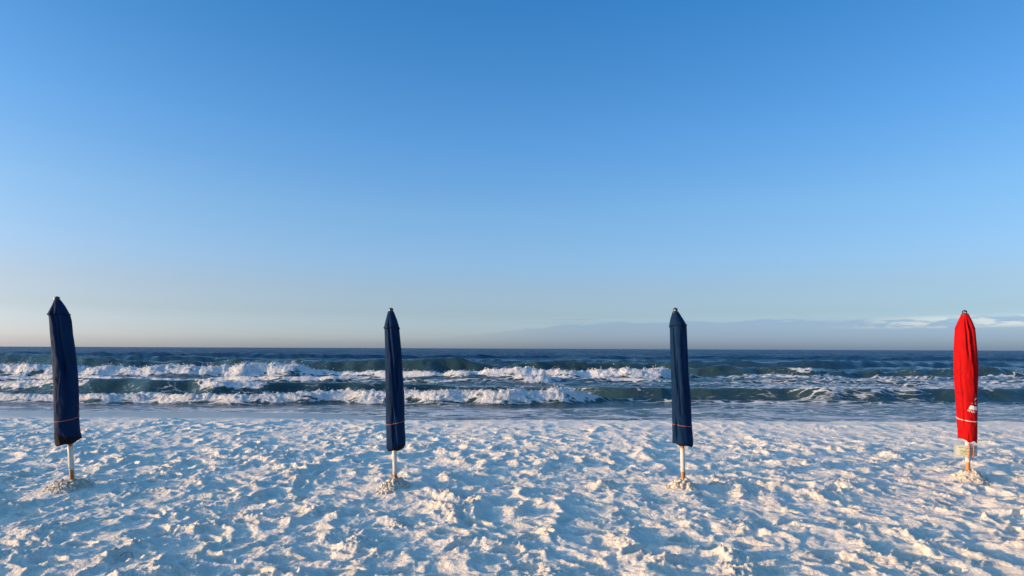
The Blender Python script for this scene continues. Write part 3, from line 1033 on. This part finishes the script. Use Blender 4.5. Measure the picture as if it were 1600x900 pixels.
# ------------------------------------------------------------------ sign tied to the red umbrella's pole
q = UMB[3]
sc = ray(1513.2, 704.6, q['D']) + Vector((0, -0.036, 0))
sign = empty('notice_sign', sc, 'small laminated notice card tied to the pole below the red umbrella', 'sign')
W, Hh = 0.305, 0.145
tilt = 0.03


def bent(xx, zz, off=0.0):
    """card folded slightly back round the pole"""
    yy = 0.60 * max(abs(xx) - 0.018, 0) - off
    ca, sa = math.cos(-tilt), math.sin(-tilt)
    return (xx * ca - zz * sa, yy, xx * sa + zz * ca)


def card(name, w, h_, off, mat, parent, cx=0.0, cz=0.0, nseg=10, thick=0.0):
    vs, fs = [], []
    for i in range(nseg + 1):
        xx = cx + (i / nseg - 0.5) * w
        vs += [bent(xx, cz - h_ / 2, off), bent(xx, cz + h_ / 2, off)]
    for i in range(nseg):
        fs.append((2 * i, 2 * i + 2, 2 * i + 3, 2 * i + 1))
    me = bpy.data.meshes.new(name)
    me.from_pydata(vs, [], fs)
    me.update()
    o = link(name, me, mat, parent)
    if thick:
        md = o.modifiers.new('thickness', 'SOLIDIFY')
        md.thickness = thick
        md.offset = -1
    return o


lam = card('laminate', W, Hh, 0.0, M_LAM, sign, thick=0.002)
pap = card('card', W - 0.036, Hh - 0.030, 0.003, M_PAPER, sign)
card('picture_print', W - 0.10, 0.042, 0.0045, M_GREENINK, pap, cz=-0.006)
rr = random.Random(4)
for (z0, hh, ww) in ((0.040, 0.011, 0.22), (0.022, 0.006, 0.12), (-0.006, 0.006, 0.14), (-0.036, 0.006, 0.19), (-0.047, 0.005, 0.19)):
    xx = -ww / 2
    while xx < ww / 2 - 0.01:
        wd = rr.uniform(0.008, 0.03)
        wd = min(wd, ww / 2 - xx)
        card('text_line', wd, hh * rr.uniform(0.7, 1.0), 0.0060, M_INK, pap, cx=xx + wd / 2, cz=z0, nseg=2)
        xx += wd + 0.008
for xx in (-0.026, 0.034):
    p = [bent(xx, z, 0.012 + 0.004 * math.cos(z * 30)) for z in np.linspace(-0.085, 0.085, 10)]
    p = [(p[0][0] * 0.8, 0.05, p[0][2] - 0.002)] + p + [(p[-1][0] * 0.8, 0.05, p[-1][2] + 0.002)]
    part('tie_cord', tube(p, 0.0055, 7), M_BRIGHTCORD, sign)

# ------------------------------------------------------------------ heaped sand at each pole
names = ['grey crumbly sand heap around the foot of the leftmost navy umbrella', 'rounded clumpy sand heap holding the second umbrella from the left',
         'tall sunlit clumpy sand heap below the trimmed navy umbrella', 'broad sunlit sand heap at the foot of the red umbrella']
size = [(0.30, 0.15), (0.26, 0.15), (0.24, 0.17), (0.26, 0.14)]
for q, nm, (R0, H0) in zip(UMB, names, size):
    b = q['base']
    n_r, n_t = 46, 110
    rr_ = np.linspace(0.0, 1.0, n_r)[:, None]
    tt = np.linspace(0, 2 * np.pi, n_t, endpoint=False)[None, :]
    R = R0 * 1.2 * (1 + 0.09 * np.sin(tt * 2 + b.x) + 0.10 * np.sin(tt * 3 - b.x)) * rr_
    xx = R * np.cos(tt)
    yy = R * np.sin(tt) - 0.05 * rr_
    hh = (H0 + 0.01) * np.exp(-(rr_ * 1.5) ** 2.2)
    gx, gy = xx + b.x, yy + b.y
    env = sstep(rr_ * 1.0, 1.0, 0.7)
    hh = hh + env * (0.060 * np.abs(fbm(gx * 13, gy * 13, 3, 301)) + 0.030 * np.abs(perlin(gx * 34, gy * 34, 305)) + 0.02 * fbm(gx * 6, gy * 6, 2, 309))
    hh = hh - 0.05 * sstep(rr_, 0.75, 1.0)
    me = grid_mesh('sand_heap', xx, yy, hh - H0 - 0.035, wrap=True)
    root = empty('sand_heap', b, nm, 'sand heap', 'sand heaps round the umbrella poles')
    root.location = b
    link('heap', me, M_CLUMP, root)
    VV, TT = [], []
    k = 0
    hx, hy, hz = xx.ravel(), yy.ravel(), (hh - H0 - 0.035).ravel()
    rad = (rr_ + 0 * tt).ravel()
    ok = np.argwhere((rad < 0.93) & (rad > 0.15)).ravel()
    for i in rng.choice(ok, 170):
        s = (0.007 + 0.020 * rng.random() ** 1.6) * (1.25 - 0.4 * rad[i])
        v = icoV * s * rng.uniform(0.7, 1.2, (1, 3)) * (1 + rng.uniform(-0.3, 0.3, (len(icoV), 1)))
        VV.append(v + np.array([hx[i], hy[i], hz[i] - s * 0.15]))
        TT.append(icoT + k * len(icoV))
        k += 1
    cl = link('clods', from_tris('clods', np.concatenate(VV), np.concatenate(TT)), M_CLUMP, root)
    cl['kind'] = 'stuff'


# ------------------------------------------------------------------ small debris
def ground_point(px, py):
    z = 0.0
    for _ in range(20):
        a, b = (px - 800) / F, (HOR - py) / F
        dz = sr * a + cr * b
        y = (z - CAM_H) / dz
        x = (cr * a - sr * b) * y
        z = float(sand_height(np.array([x]), np.array([y]))[0])
    return Vector((x, y, z))


for px, py, lb, s in ((198, 868, 'thin dark dry twig arched over the sand, bottom left', 1), (706, 695, 'tiny dark dry twig on the sand behind the second umbrella', 0.6)):
    g = ground_point(px, py)
    t = empty('twig', g, lb, 'twig')
    pth = [Vector((-0.06 * s, 0, -0.01)), Vector((-0.03 * s, 0.005, 0.018 * s)), Vector((0.01 * s, 0.0, 0.030 * s)), Vector((0.045 * s, -0.01, 0.024 * s)), Vector((0.062 * s, -0.012, -0.012))]
    part('stem', tube(pth, [0.002, 0.003, 0.003, 0.0025, 0.0015], 6), M_TWIG, t)
    part('side_shoot', tube([pth[2], pth[2] + Vector((-0.012, -0.008, -0.02 * s)), pth[2] + Vector((-0.010, -0.012, -0.04 * s))], 0.0018, 5), M_TWIG, t)
